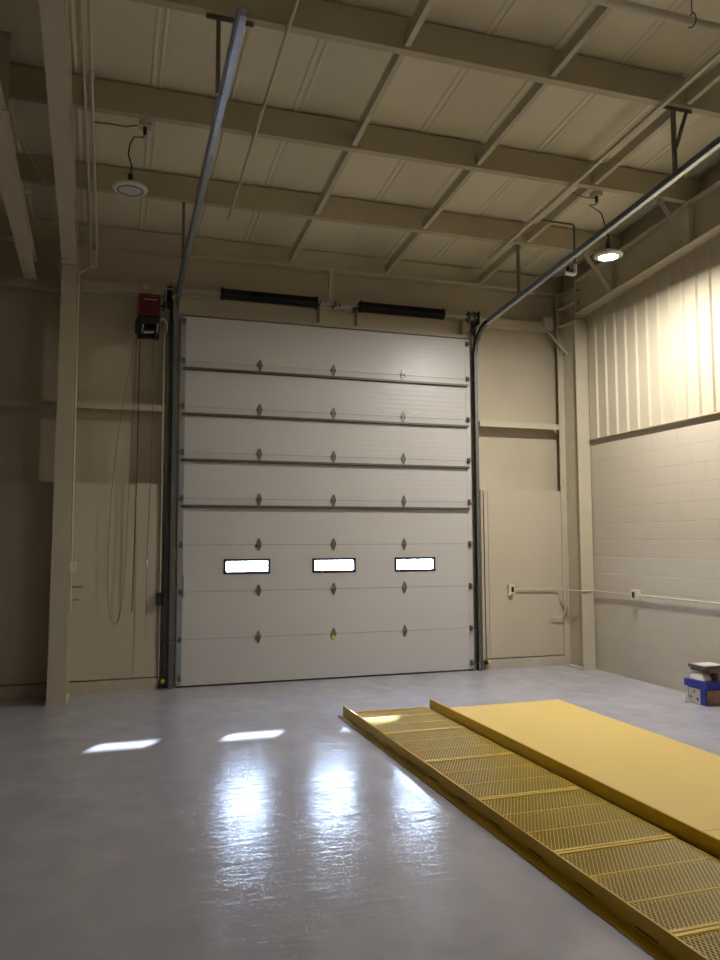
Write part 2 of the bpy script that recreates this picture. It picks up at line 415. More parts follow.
# second beam in the left bay with its post
b = MB(); zf2 = lambda y: 4.39-SL*y
ibeam_y(b, -1.655, -1.525, -0.28, -6.0, zf2, 0.20, 0.008, 0.01)
bm2 = thing('hanging_beam', (-1.59, -0.28, 4.4), 'narrow light steel beam sloping left of the left column rafter', 'beam')
link('beam_body', b, M['steel'], bm2)
link('conduit_stub', MB().cyl((-1.525, -1.9, 4.66), (-1.44, -1.9, 4.665), 0.012, 10).cyl((-1.56, -1.9, 4.60), (-1.56, -1.9, 4.53), 0.018, 12), M['conduit'], bm2)
ps = MB(); ps.box(-1.68, -1.515, -2.98, -2.97, 4.81, zlow(-3)+0.2).box(-1.60, -1.59, -2.97, -2.85, 4.81, zlow(-3)+0.2).box(-1.68, -1.515, -2.99, -2.84, 4.80, 4.815)
link('hanger_post', ps, M['steel'], bm2)

# wall girts
def girt(x0, x1, z, label, grp='wall girts'):
    b = MB(); b.box(x0, x1, 0.0, YB, z-0.008, z); b.box(x0, x1, 0.0, 0.008, z-0.072, z-0.008); b.box(x0, x1, YB-0.008, YB, z, z+0.06)
    return single('wall_girt', b, M['steel'], ((x0+x1)/2, 0.1, z), label, 'wall rail', grp)
girt(3.80, 4.97, 3.175, 'beige horizontal wall rail right of the door')
girt(-1.11, -0.15, 3.175, 'beige horizontal wall rail between left column and door')
girt(XL, -1.305, 3.155, 'beige horizontal wall rail left of the left column')
def header(x0, x1, label, z=4.47, h=0.085):
    b = MB(); b.box(x0, x1, 0.018, YB, z+h-0.008, z+h); b.box(x0, x1, 0.018, 0.026, z, z+h-0.008); b.box(x0, x1, 0.018, YB, z-0.008, z)
    return single('header_beam', b, M['steel'], ((x0+x1)/2, 0.1, z), label, 'header beam', 'header beams')
header(3.80, 4.93, 'beige header beam right of the door, up near the corner')
header(-1.10, -0.135, 'beige header beam left of the door behind the red motor')
header(DX0-0.10, 3.795, 'beige header beam behind the black springs above the door', 4.50, 0.08)
header(XL, -1.31, 'beige header beam left of the left column', 4.42)
b = MB(); b.box(1.79, 1.85, 0.03, 0.038, 4.557, 4.972); b.box(1.79, 1.798, 0.038, 0.10, 4.557, 4.972)
single('wall_post', b, M['steel'], (1.82, 0.05, 4.557), 'short beige upright between header beam and eave beam over the door', 'post')
# knee brace right & end box on header
b = MB(); b.tube([(4.84, 0.0, 4.43), (5.05, -0.12, 4.10)], 0.018, 8)
single('knee_brace', b, M['steel'], (4.9, 0, 4.3), 'small slanting brace from header beam end to right column', 'brace')
single('cover_box', MB().box(4.76, 4.88, -0.04, 0.017, 4.48, 4.62), M['steel'], (4.82, 0, 4.48), 'small beige box on the header beam end in the corner', 'box')

# ------------------------------------------------------------------ overhead door
door = thing('door_1', (1.83, 0, 0), 'large off-white sectional overhead door with three small windows', 'door', kind='structure')
SH = DH/8
WX = [0.79, 1.838, 2.88]; WZ0, WZ1 = 1.252, 1.425; WW = 0.27
for k in range(8):
    z0 = k*SH+0.002; z1 = (k+1)*SH-0.002
    if k == 0: z0 = 0.02
    b = MB()
    if k != 2:
        b.box(0.0, 3.66, 0.0, 0.045, z0, z1)
    else:
        xs = [0.0]
        for wx in WX: xs += [wx-WW+0.01, wx+WW-0.01]
        xs += [3.66]
        for a, c in zip(xs[::2], xs[1::2]): b.box(a, c, 0.0, 0.045, z0, z1)
        for wx in WX:
            b.box(wx-WW+0.01, wx+WW-0.01, 0.0, 0.045, z0, WZ0+0.01); b.box(wx-WW+0.01, wx+WW-0.01, 0.0, 0.045, WZ1-0.01, z1)
    s = link('door_section', b, M['door'], door)
    if k < 7:
        # tongue that closes the joint, seen as a thin shadow line
        b = MB().box(0.0, 3.66, 0.012, 0.04, z1-0.001, z1+0.005); link('section_joint', b, M['strut'], s)
link('bottom_seal', MB().box(0.0, 3.66, 0.008, 0.04, 0.0, 0.02), M['black'], door)
for e in (0.0, 3.60):
    link('end_stile', MB().box(e, e+0.06, -0.003, 0.0, 0.02, DH-0.01), M['galv'] if e == 0 else M['door'], door)
link('top_angle', MB().box(0.0, 3.66, -0.03, 0.0, DH-0.004, DH+0.004).box(0, 3.66, 0, 0.045, DH-0.002, DH+0.004), M['strut'], door)
for wx in WX:
    b = MB(); t = 0.028
    for (a, c, d, e) in ((wx-WW, wx+WW, WZ0, WZ0+t), (wx-WW, wx+WW, WZ1-t, WZ1), (wx-WW, wx-WW+t, WZ0+t, WZ1-t), (wx+WW-t, wx+WW, WZ0+t, WZ1-t)):
        b.box(a, c, -0.008, 0.0, d, e)
    for (a, c, d, e) in ((wx-WW+.011, wx+WW-.011, WZ0+.011, WZ0+t), (wx-WW+.011, wx+WW-.011, WZ1-t, WZ1-.011), (wx-WW+.011, wx-WW+t, WZ0+t, WZ1-t), (wx+WW-t, wx+WW-.011, WZ0+t, WZ1-t)):
        b.box(a, c, 0.0, 0.05, d, e)
    f = link('window_frame', b, M['frame'], door); f['label'] = 'black rubber window frame'
    link('window_pane', MB().box(wx-WW+t, wx+WW-t, 0.02, 0.024, WZ0+t, WZ1-t), M['glass'], f)
# reinforcing struts on the four upper sections
for k in (4, 5, 6, 7):
    z = k*SH-0.105
    b = MB(); b.prism([(0, z), (-0.004, z), (-0.004, z+0.006), (-0.048, z+0.006), (-0.048, z+0.028), (-0.004, z+0.028), (-0.004, z+0.034), (0, z+0.034)], 'x', 0.03, 3.62)
    link('strut', b, M['strut'], door)
# centre hinges
def hinge_mb():
    b = MB()
    for s in (1, -1):
        b.prism([(-0.030, 0), (0.030, 0), (0.024, s*0.028), (0.008, s*0.070), (-0.008, s*0.070), (-0.024, s*0.028)], 'y', -0.007, -0.0005)
    b.cyl((-0.030, -0.009, 0), (0.030, -0.009, 0), 0.008, 10)
    b.box(-0.026, -0.020, -0.018, -0.002, -0.018, 0.018); b.box(0.020, 0.026, -0.018, -0.002, -0.018, 0.018)
    b.cyl((0, -0.011, 0.048), (0, -0.007, 0.048), 0.006, 8); b.cyl((0, -0.011, -0.048), (0, -0.007, -0.048), 0.006, 8)
    return b
hm = None
for k in range(1, 8):
    for X in (0.925, 1.83, 2.735):
        if hm is None:
            h = link('hinge', hinge_mb(), M['hinge'], door); hm = h.data
            # hinge mesh is local: undo the shift
            for v in hm.vertices: v.co += Vector(door['_o'])
        else:
            h = bpy.data.objects.new('hinge', hm); C.objects.link(h); h.parent = door
        h.location = Vector((X, 0, k*SH))-Vector(door['_o'])
        h['_o'] = (X, 0, k*SH)
        if k == 1 and X == 1.83:
            g = link('sticker', MB().box(X-0.018, X+0.018, -0.010, -0.0075, k*SH-0.062, k*SH-0.02), M['yellow'], h); g['label'] = 'yellow sticker'
        if k == 7 and X == 2.735:
            g = link('sticker', MB().box(X-0.02, X+0.02, -0.010, -0.0075, k*SH+0.02, k*SH+0.066), M['white'], h); g['label'] = 'bright white sticker'  # white plate standing in for a highlight on this hinge
# roller brackets both ends
def roller_mb(sg):
    b = MB(); b.box(-0.02, 0.02, -0.006, -0.001, -0.035, 0.035); b.box(-0.018, 0.018, -0.045, -0.006, -0.02, -0.014); b.box(-0.018, 0.018, -0.045, -0.006, 0.014, 0.02)
    b.cyl((-0.03, -0.032, 0), (sg*0.07, -0.032, 0), 0.007, 8); return b
for sg, X in ((-1, 0.035), (1, 3.625)):
    for k in range(0, 9):
        z = {0: 0.10, 8: DH-0.07}.get(k, k*SH)
        b = roller_mb(sg); b.v = [(x+X, y-0.001, zz+z) for x, y, zz in b.v]
        link('roller_bracket', b, M['hinge'] if sg < 0 else M['galvd'], door)
link('lift_handle', MB().box(0.06, 0.075, -0.02, -0.004, 1.00, 1.25), M['galv'], door)

# tracks
def track(X, sg, label, cxfar):
    t = thing('door_track', (X, 0, 0), label, 'door track', 'steel door tracks')
    # U section opening towards the door, opening side -sg
    a0, a1 = -0.022, 0.022; th = 0.003; d = 0.028
    sec = [(sg*a1, -d), (sg*a1, d), (sg*a0, d), (sg*a0, d-th), (sg*(a1-th), d-th), (sg*(a1-th), -d+th), (sg*a0, -d+th), (sg*a0, -d)]
    yv = -0.033
    vp = [(X, yv, 0.004), (X, yv, 1.4), (X, yv, 2.8), (X, yv, 3.98)]
    b = MB(); b.sweep(sec, vp); link('vertical_rail', b, M['galvd'], t)
    R_ = 0.38; arc = []
    th_end = PI/2-0.09
    for i in range(13):
        a = th_end*i/12
        arc.append((X, yv-R_*(1-math.cos(a)), 3.98+R_*math.sin(a)))
    b = MB(); b.sweep(sec, arc); link('curved_rail', b, M['galvd'], t)
    e = arc[-1]; far = (cxfar, -4.66, e[2]+0.0905*(4.66+e[1]))
    b = MB(); b.sweep(sec, [e, far]); ov = link('overhead_rail', b, M['galv'], t)
    # stiffening angle on the outer side of the overhead rail
    dv = Vector(far)-Vector(e)
    s0 = Vector(e)+dv*0.03; o1 = Vector((sg*0.027, 0, 0.005))
    b = MB(); b.bar(s0+o1, Vector(far)+o1, 0.004, 0.040); b.bar(s0+o1+Vector((sg*0.006, 0, 0.019)), Vector(far)+o1+Vector((sg*0.006, 0, 0.019)), 0.012, 0.004)
    link('stiffening_angle', b, M['galv'], ov)
    # continuous wall angle holding the vertical rail
    b = MB(); b.box(X+sg*0.026-0.002, X+sg*0.026+0.002, -0.02, 0.053, 0.0, 4.42); b.box(min(X+sg*0.026, X+sg*0.07), max(X+sg*0.026, X+sg*0.07), 0.047, 0.053, 0.0, 4.42)
    link('wall_angle', b, M['galvd'], t)
    return t, far
tR, farR = track(3.725, 1, 'right steel door track, curving up and running to the upper right', 3.725)
tL, farL = track(-0.062, -1, 'left steel door track, its overhead end near the top of the picture', -0.045)
# left track front cover: bluish galvanised flat against the stile
def hanger(t, x, y, zt, zb, brace=0.0, flip=1):
    b = MB(); b.box(x-0.014, x+0.014, y-0.002, y+0.002, zb, zt); b.box(x-0.014, x-0.010, y, y+0.03, zb, zt)
    link('hanger', b, M['hinge'], t)
    if brace:
        b = MB(); b.bar((x+brace, y, zt-0.01), (x+0.01, y, zt-(zt-zb)*0.62), 0.035, 0.004, (0, 1, 0)); link('hanger_brace', b, M['hinge'], t)
zt3, zt1 = zlow(PY[3]), zlow(PY[1])
def ztr(y): return 4.376+0.0905*(-y-0.38)
hanger(tL, -0.085, PY[3]+0.03, zt3-0.005, ztr(PY[3])+0.02)
hanger(tL, -0.085, PY[1]+0.03, zt1-0.005, ztr(PY[1])+0.02)
hanger(tR, 3.735, PY[3]+0.03, zt3-0.005, ztr(PY[3])+0.02, 0.13)
hanger(tR, 3.745, PY[1]+0.03, zt1-0.005, ztr(PY[1])+0.02)
b = MB(); b.box(-0.17, 0.16, PY[3]+0.03, PY[3]+0.07, zt3-0.005, zt3-0.001).box(-0.17, 0.16, PY[3]+0.03, PY[3]+0.034, zt3-0.04, zt3-0.005)
link('perforated_angle', b, M['hinge'], tL)
b = MB(); b.box(3.60, 3.92, PY[3]+0.03, PY[3]+0.07, zt3-0.005, zt3-0.001).box(3.60, 3.92, PY[3]+0.03, PY[3]+0.034, zt3-0.035, zt3-0.005)
link('perforated_angle', b, M['hinge'], tR)

# torsion assembly
SY, SZ = -0.10, 4.50
sh = thing('spring_shaft', (1.83, SY, SZ), 'steel shaft with end drums running through the two black springs', 'shaft')
link('shaft_rod', MB().cyl((-0.16, SY, SZ), (3.80, SY, SZ), 0.0125, 12), M['galv'], sh)
for x in (-0.10, 3.60):
    b = MB()
    pr_ = [(0.0, 0), (0.07, 0), (0.07, 0.008), (0.055, 0.012), (0.055, 0.075), (0.075, 0.08), (0.075, 0.09), (0.0, 0.09)]
    n = 24
    vs = [(x+z, SY+r*math.cos(2*PI*k/n), SZ+r*math.sin(2*PI*k/n)) for r, z in pr_ for k in range(n)]
    b.add(vs, [(i*n+k, i*n+(k+1) % n, (i+1)*n+(k+1) % n, (i+1)*n+k) for i in range(len(pr_)-1) for k in range(n)])
    link('cable_drum', b, M['galvd'], sh)
for x in (-0.13, 3.735):
    link('bearing_plate', MB().box(x-0.003, x+0.003, SY-0.06, 0.017, SZ-0.10, SZ+0.07).box(x-0.03, x+0.03, 0.008, 0.015, SZ-0.20, SZ+0.07), M['black'], sh)
for x in (1.63, 2.11):
    link('centre_bracket', MB().box(x-0.004, x+0.004, SY-0.03, 0.115, SZ-0.03, SZ+0.03).box(x-0.03, x+0.03, 0.01, 0.016, SZ-0.03, SZ+0.03).box(x-0.02, x+0.02, -0.02, -0.014, 4.29, SZ+0.03).box(x-0.02, x+0.02, -0.014, 0.0, 4.29, 4.30), M['strut'], sh)
b = MB()
for x in (1.83, 1.88): b.cyl((x-0.012, SY, SZ), (x+0.012, SY, SZ), 0.03, 12)
b.box(1.81, 1.82, SY-0.03, 0.018, SZ-0.03, SZ+0.03)
link('coupler', b, M['galvd'], sh)
def spring(x0, x1, label, zoff=0.0):
    o = thing('torsion_spring', (x0, SY, SZ), label, 'spring', 'black torsion springs')
    b = MB(); turns = 62; N = turns*12; pts = []
    L = x1-x0-0.06
    for i in range(N+1):
        a = 2*PI*i/12; pts.append((x0+0.03+L*i/N, SY+0.060*math.cos(a), SZ+0.060*math.sin(a)))
    b.tube(pts, 0.0078, 5); link('coil', b, M['spring'], o)
    for x in (x0, x1-0.035):
        b = MB(); n = 20; pr_ = [(0.016, 0), (0.062, 0), (0.070, 0.006), (0.070, 0.03), (0.05, 0.035), (0.016, 0.035)]
        vs = [(x+z, SY+r*math.cos(2*PI*k/n), SZ+r*math.sin(2*PI*k/n)) for r, z in pr_ for k in range(n)]
        b.add(vs, [(i*n+k, i*n+(k+1) % n, (i+1)*n+(k+1) % n, (i+1)*n+k) for i in range(len(pr_)-1) for k in range(n)])
        for q in range(3):
            a = q*2*PI/3; b.cyl((x+0.018, SY+0.06*math.cos(a), SZ+0.06*math.sin(a)), (x+0.018, SY+0.085*math.cos(a), SZ+0.085*math.sin(a)), 0.006, 6)
        link('spring_cone', b, M['spring'], o)
spring(0.44, 1.60, 'left black coil spring on the shaft above the door')
spring(2.13, 3.26, 'right black coil spring on the shaft above the door')

# motor operator
op = thing('door_operator', (-0.37, 0.0, 4.0), 'red and black door motor mounted high on the wall left of the door', 'door motor')
x0, x1 = -0.49, -0.25
b = MB(); b.prism([(-0.28, 4.12), (-0.02, 4.12), (-0.02, 4.38), (-0.23, 4.38), (-0.28, 4.33)], 'x', x0+0.01, x1); link('red_cover', b, M['red'], op)
link('cover_stripe', MB().box(x0+0.06, x1-0.03, -0.284, -0.28, 4.30, 4.308), M['silver'], op)
b = MB(); b.box(x0, x1, -0.24, -0.02, 4.04, 4.118); b.box(x0-0.02, x0, -0.22, -0.03, 3.97, 4.09); b.box(x0+0.01, x0+0.05, -0.23, -0.05, 3.91, 4.04); b.box(x1-0.04, x1, -0.23, -0.05, 3.91, 4.04)
link('motor_base', b, M['black'], op)
link('motor_can', MB().cyl((x0+0.055, -0.14, 3.98), (x1-0.045, -0.14, 3.98), 0.052, 20), M['black'], op)
link('silver_arm', MB().bar((x0+0.07, -0.21, 3.945), (x1-0.06, -0.21, 3.955), 0.012, 0.02).bar((x0+0.05, -0.235, 3.94), (x0+0.065, -0.235, 4.03), 0.015, 0.012, (1, 0, 0)).bar((x1-0.03, -0.235, 3.95), (x1-0.02, -0.235, 4.05), 0.015, 0.012, (1, 0, 0)), M['silver'], op)
link('mounting_plate', MB().box(x0, x1, -0.02, 0.017, 3.93, 4.40), M['galvd'], op)
b = MB(); b.cyl((x1+0.015, -0.09, 4.30), (-0.20, -0.09, 4.30), 0.012, 10); b.cyl((-0.205, -0.09, 4.30), (-0.19, -0.09, 4.30), 0.05, 20); b.box(-0.202, -0.193, -0.095, -0.085, 4.34, 4.48)
link('drive_sprocket', b, M['black'], op)
single('round_fitting', MB().cyl((-0.40, 0.012, 4.53), (-0.40, -0.03, 4.53), 0.035, 20), M['plate'], (-0.40, 0.0, 4.53), 'small round pale fitting on the header beam above the red motor', 'fitting')
b = MB(); b.tube([(x1+0.01, -0.10, 4.13), (-0.20, -0.10, 4.15), (-0.165, -0.09, 4.10), (-0.16, -0.06, 4.02)], 0.009, 8)
single('flexible_cable', b, M['conduit'], (-0.2, -0.1, 4.1), 'short pale cable looping from the red motor to the wall conduit', 'cable')
# chains & cords
def loop(xa, xb, y, ztop, zbot, n=14):
    pts = [(xa, y, ztop)]; r = abs(xb-xa)/2; xm = (xa+xb)/2; zb = zbot+r
    pts.append((xa, y, (ztop+zb)/2)); pts.append((xa, y, zb))
    for i in range(1, n): a = PI*i/n; pts.append((xm-(xb-xa)/2*math.cos(a), y, zb-r*math.sin(a)))
    pts += [(xb, y, zb), (xb, y, (ztop+zb)/2), (xb, y, ztop)]
    return pts
ch = thing('hand_chain', (-0.6, -0.06, 0.7), 'thin dark chain loop hanging in a long U below the red motor', 'chain')
zt_ = 3.98; b = MB()
P_ = [(-0.50, -0.09, 3.90), (-0.57, -0.08, 3.5), (-0.63, -0.07, 3.1), (-0.68, -0.06, 2.7), (-0.72, -0.05, 2.2), (-0.74, -0.045, 1.7), (-0.745, -0.04, 1.3), (-0.735, -0.04, 0.95), (-0.71, -0.04, 0.80), (-0.675, -0.04, 0.73), (-0.63, -0.04, 0.76), (-0.595, -0.04, 0.90), (-0.56, -0.04, 1.4), (-0.53, -0.06, 2.6), (-0.49, -0.09, 3.90)]
b.tube(P_, 0.0035, 6); link('chain_links', b, M['chain'], ch)
single('pull_cord', MB().tube([(-0.455, -0.10, 3.88), (-0.46, -0.06, 2.4), (-0.485, -0.05, 0.86)], 0.0055, 6), M['cord'], (-0.48, -0.05, 0.9), 'straight brown cord hanging nearest the chain loop', 'cord')
rc = thing('release_cord', (-0.33, -0.05, 1.4), 'thin cord with a white handle hanging left of the door', 'cord')
link('cord_line', MB().tube([(-0.30, -0.12, 3.88), (-0.31, -0.07, 2.4), (-0.335, -0.05, 1.42)], 0.004, 6).tube([(-0.335, -0.05, 1.36), (-0.33, -0.045, 0.56)], 0.003, 6), M['chain'], rc)
link('handle', MB().cyl((-0.335, -0.05, 1.35), (-0.335, -0.05, 1.43), 0.014, 12), M['white'], rc)
wc = thing('wall_conduit', (-0.2, 0.0, 1.0), 'pale vertical conduit left of the door with a black push-button box', 'conduit')
link('conduit_pipe', MB().tube([(-0.185, -0.0, 4.02), (-0.185, -0.0, 1.06)], 0.010, 8).tube([(-0.185, -0.0, 0.92), (-0.185, 0.0, 0.10)], 0.006, 8), M['conduit'], wc)
link('button_box', MB().box(-0.225, -0.155, -0.05, 0.018, 0.92, 1.06), M['black'], wc)
for z in (1.02, 0.99, 0.96): link('push_button', MB().cyl((-0.19, -0.05, z), (-0.19, -0.057, z), 0.009, 12), M['strut'], wc)
# photo eyes
for X, lab, zz in ((-0.125, 'yellow and black safety sensor at the foot of the left track', 0.09), (3.83, 'yellow and black safety sensor at the foot of the right track', 0.10)):
    o = thing('safety_sensor', (X, -0.02, zz), lab, 'sensor', 'door safety sensors')
    sx = 1 if X > 0 else -1
    link('sensor_body', MB().cyl((X-sx*0.03, -0.04, zz), (X+sx*0.0, -0.04, zz), 0.026, 14), M['black'], o)
    link('sensor_cap', MB().cyl((X+sx*0.0, -0.04, zz), (X+sx*0.035, -0.04, zz), 0.024, 14), M['yellow'], o)
    link('sensor_bracket', MB().box(X-0.02, X+0.02, -0.03, 0.053 if X < 0 else 0.019, zz-0.004, zz+0.004), M['galvd'], o)
# right side cable to the sensor
single('sensor_cable', MB().tube([(3.835, 0.012, 2.27), (3.838, 0.010, 1.5), (3.842, 0.010, 0.6), (3.845, 0.01, 0.14)], 0.005, 6), M['cord'], (3.83, 0, 0.2), 'dark cable running down the wall panel to the right safety sensor', 'cable')

# ------------------------------------------------------------------ conduits
def roofpt(x, y, off): return (x, y, zlow(y)-off)
b = MB()
b.tube([roofpt(-0.985, -12, 0.03), roofpt(-0.995, -0.28, 0.03), (-1.0, -0.24, 4.93), (-1.0, -0.22, 4.62), (-1.03, -0.32, 4.56), (-1.095, -0.50, 4.45), (-1.10, -0.535, 4.40), (-1.10, -0.535, 0.92)], 0.011, 8)
c1 = thing('column_conduit', (-1.1, -0.53, 0.9), 'pale conduit along the left rafter, running down the left column', 'conduit')
link('conduit_pipe', b, M['conduit'], c1)
link('outlet_box', MB().box(-1.112, -1.05, -0.56, -0.50, 1.33, 1.42), M['plate'], c1)
for zz, xe in ((1.17, -0.98), (1.04, -1.02)): link('hook_stub', MB().cyl((-1.11, -0.53, zz), (xe, -0.53, zz), 0.008, 8), M['chain'], c1)
b = MB(); b.tube([roofpt(-0.935, -12, 0.035), roofpt(-0.94, -0.20, 0.035), (-0.94, -0.17, 4.94), (-0.94, -0.17, 4.66), (-0.955, -0.17, 4.64), (-1.0, -0.19, 4.635)], 0.014, 8)
c2 = thing('roof_conduit', (-0.94, -2, 5.0), 'thicker pale conduit under the roof beams beside the left rafter', 'conduit')
link('conduit_pipe', b, M['conduit'], c2)
link('coupling', MB().cyl(roofpt(-0.937, -3.05, 0.035), roofpt(-0.937, -2.98, 0.035), 0.020, 12), M['conduit'], c2)
single('roof_pipe', MB().tube([roofpt(0.40, -12, 0.022), roofpt(0.40, -0.95, 0.022), ], 0.015, 10), M['conduit'], (0.4, -1, 5), 'slim beige pipe under the roof beams right of the left track', 'pipe')
single('roof_bar', MB().bar(roofpt(3.64, -12, 0.02), roofpt(3.58, -0.75, 0.02), 0.035, 0.035), M['conduit'], (3.6, -0.75, 5), 'long pale square bar under the roof beams above the right track', 'bar')
sp = thing('sprinkler_pipe', (2, -4.68, 5.2), 'thick beige pipe crossing the top right under the roof', 'pipe')
link('pipe_run', MB().tube([(-0.85, -4.75, 5.29), (4.94, -4.75, 5.29)], 0.031, 14), M['conduit'], sp)
b = MB(); b.tube([(3.13, -4.75, 5.58), (3.13, -4.75, 5.36)], 0.005, 6)
b.tube([(3.13, -4.75+0.037*math.sin(2*PI*i/16), 5.29+0.065*math.cos(2*PI*i/16)*(1 if math.cos(2*PI*i/16) > 0 else 0.55)) for i in range(17)], 0.005, 6, False)
link('ring_hanger', b, M['galvd'], sp)
# drop with white fitting near right corner
y_ = -1.83
dr = thing('pipe_drop', (3.97, y_, 4.7), 'thin pipe drop with shiny white elbow fitting left of the lit lamp', 'pipe')
link('drop_pipe', MB().tube([(3.66, y_, 5.09), (4.04, y_, 5.09), (4.06, y_, 5.07), (4.06, y_, 4.62)], 0.011, 8), M['strut'], dr)
link('white_fitting', MB().tube([(4.06, y_, 4.64), (4.06, y_, 4.545), (4.04, y_, 4.525), (3.93, y_, 4.53)], 0.022, 12), M['white'], dr)
link('black_cap', MB().cyl((3.97, y_, 4.553), (3.97, y_, 4.60), 0.018, 10), M['black'], dr)

# right wall conduits and outlets
RZ = 0.985
b = MB(); b.tube([(4.24, -0.015, 1.0), (4.84, -0.015, 0.99), (4.88, -0.03, 0.99), (4.965, -0.41, 0.985), (4.985, -0.433, 0.985), (5.08, -0.433, 0.985), (5.12, -0.48, 0.985), (5.135, -0.56, 0.985), (5.135, -1.23, 0.985)], 0.010, 8)
single('power_conduit', b, M['conduit'], (4.9, 0, 1), 'pale conduit running from the wall outlet across the right corner column', 'conduit')
b = MB(); b.tube([(5.135, -1.33, 0.985), (5.135, -4.6, 0.985)], 0.012, 8)
single('power_conduit', b, M['conduit'], (5.15, -1.4, 1), 'pale conduit along the block wall leaving the right picture edge', 'conduit')
b = MB(); b.tube([(4.80, 0.006, 0.62), (4.80, -0.02, 0.62), (4.88, -0.03, 0.61), (4.95, -0.05, 0.66), (5.0, -0.06, 0.80), (5.02, -0.06, 1.4)], 0.009, 8)
single('flexible_conduit', b, M['conduit'], (4.9, 0, 0.6), 'short curved conduit low on the wall behind the corner column', 'conduit')
o = thing('wall_outlet', (4.20, 0.0, 1.0), 'pale outlet box on the panel right of the door', 'outlet', 'wall outlets')
link('box_body', MB().box(4.16, 4.235, -0.035, 0.018, 0.94, 1.06), M['plate'], o)
link('socket', MB().box(4.19, 4.225, -0.041, -0.035, 0.965, 1.035), M['black'], o)
o = thing('wall_outlet', (5.13, -1.28, 1.0), 'pale outlet box on the painted block wall', 'outlet', 'wall outlets')
link('box_body', MB().box(5.10, XR-0.001, -1.325, -1.235, 0.93, 1.05), M['plate'], o)
link('socket', MB().box(5.092, 5.10, -1.30, -1.26, 0.955, 1.025), M['black'], o)
b = MB()
for yy in (-0.8, -2.1, -3.2): b.box(XR-0.03, XR-0.001, yy-0.01, yy+0.01, 0.965, 1.012)
single('conduit_strap', b, M['conduit'], (XR, -2, 1), 'small straps fixing the conduit on the block wall', 'strap') if False else None

# ------------------------------------------------------------------ lamps
def lamp(x, y, z, lit, label):
    t = thing('ceiling_lamp', (x, y, z), label, 'lamp', 'round hanging lamps')
    b = MB(); b.lathe([(0.098, 0.0), (0.104, -0.012), (0.140, -0.006), (0.145, 0.006), (0.13, 0.022), (0.075, 0.045), (0.05, 0.06), (0.0, 0.062)], (x, y, z), 40)
    link('shade', b, M['white'], t)
    b = MB(); b.lathe([(0.0, -0.006), (0.05, -0.006), (0.099, -0.002)], (x, y, z), 32); link('lens', b, M['lens'] if lit else M['lensoff'], t)
    b = MB(); b.lathe([(0.096, -0.014), (0.099, -0.018), (0.107, -0.014), (0.104, -0.008)], (x, y, z), 40); link('lens_ring', b, M['strut'] if not lit else M['white'], t)
    b = MB(); b.cyl((x, y, z+0.06), (x, y, z+0.13), 0.022, 12); b.tube([(x, y+0.022*math.sin(2*PI*i/12), z+0.15+0.022*math.cos(2*PI*i/12)) for i in range(13)], 0.004, 6, False); link('hook', b, M['black'], t)
    jx, jy, jz = x+(0.11 if x < 0 else -0.06), -2.44, zlow(-2.44)-0.037
    b = MB(); b.tube([(jx, jy, jz-0.06), (jx-0.01, jy, jz-0.10), (jx-0.09, jy, jz-0.11), (x-0.01, jy, jz-0.18), (x-0.02, y, z+0.30), (x+0.01, y, z+0.20), (x, y, z+0.13)], 0.006, 8); link('cord', b, M['black'], t)
    j = thing('junction_box', (jx, jy, jz), 'small metal junction box above the %s round lamp' % ('lit' if lit else 'unlit'), 'junction box', 'lamp junction boxes')
    link('box_body', MB().box(jx-0.05, jx+0.05, jy-0.035, jy+0.05, jz-0.01, jz+0.035), M['steel'], j)
    link('plug', MB().cyl((jx, jy, jz-0.07), (jx, jy, jz-0.01), 0.016, 12), M['black'], j)
    return t
lamp(-0.63, -2.42, 4.575, False, 'unlit round white lamp hanging near the left rafter')
lamp(3.99, -2.52, 4.48, True, 'lit round white lamp hanging near the right wall')
single('feed_cable', MB().tube([(-0.94, -2.40, 5.125), (-0.80, -2.40, 5.13), (-0.68, -2.41, 5.12), (-0.58, -2.42, 5.145)], 0.005, 6), M['cord'], (-0.7, -2.4, 5.1), 'thin cable feeding the unlit lamp from the roof conduit', 'cable')
single('feed_cable', MB().tube([(3.66, -2.42, 5.14), (3.78, -2.42, 5.11), (3.90, -2.42, 5.11), (3.945, -2.43, 5.135)], 0.005, 6), M['cord'], (3.8, -2.4, 5.1), 'thin cable feeding the lit lamp from the long bar', 'cable')
# rods in the left bay
for (a, b_, lab) in (((-1.75, -3.0, 5.1), (-1.32, -1.9, 4.75), 'thin brace rod in the dark bay left of the left rafter'),):
    single('brace_rod', MB().tube([a, b_], 0.008, 6), M['purlin'], a, lab, 'brace')

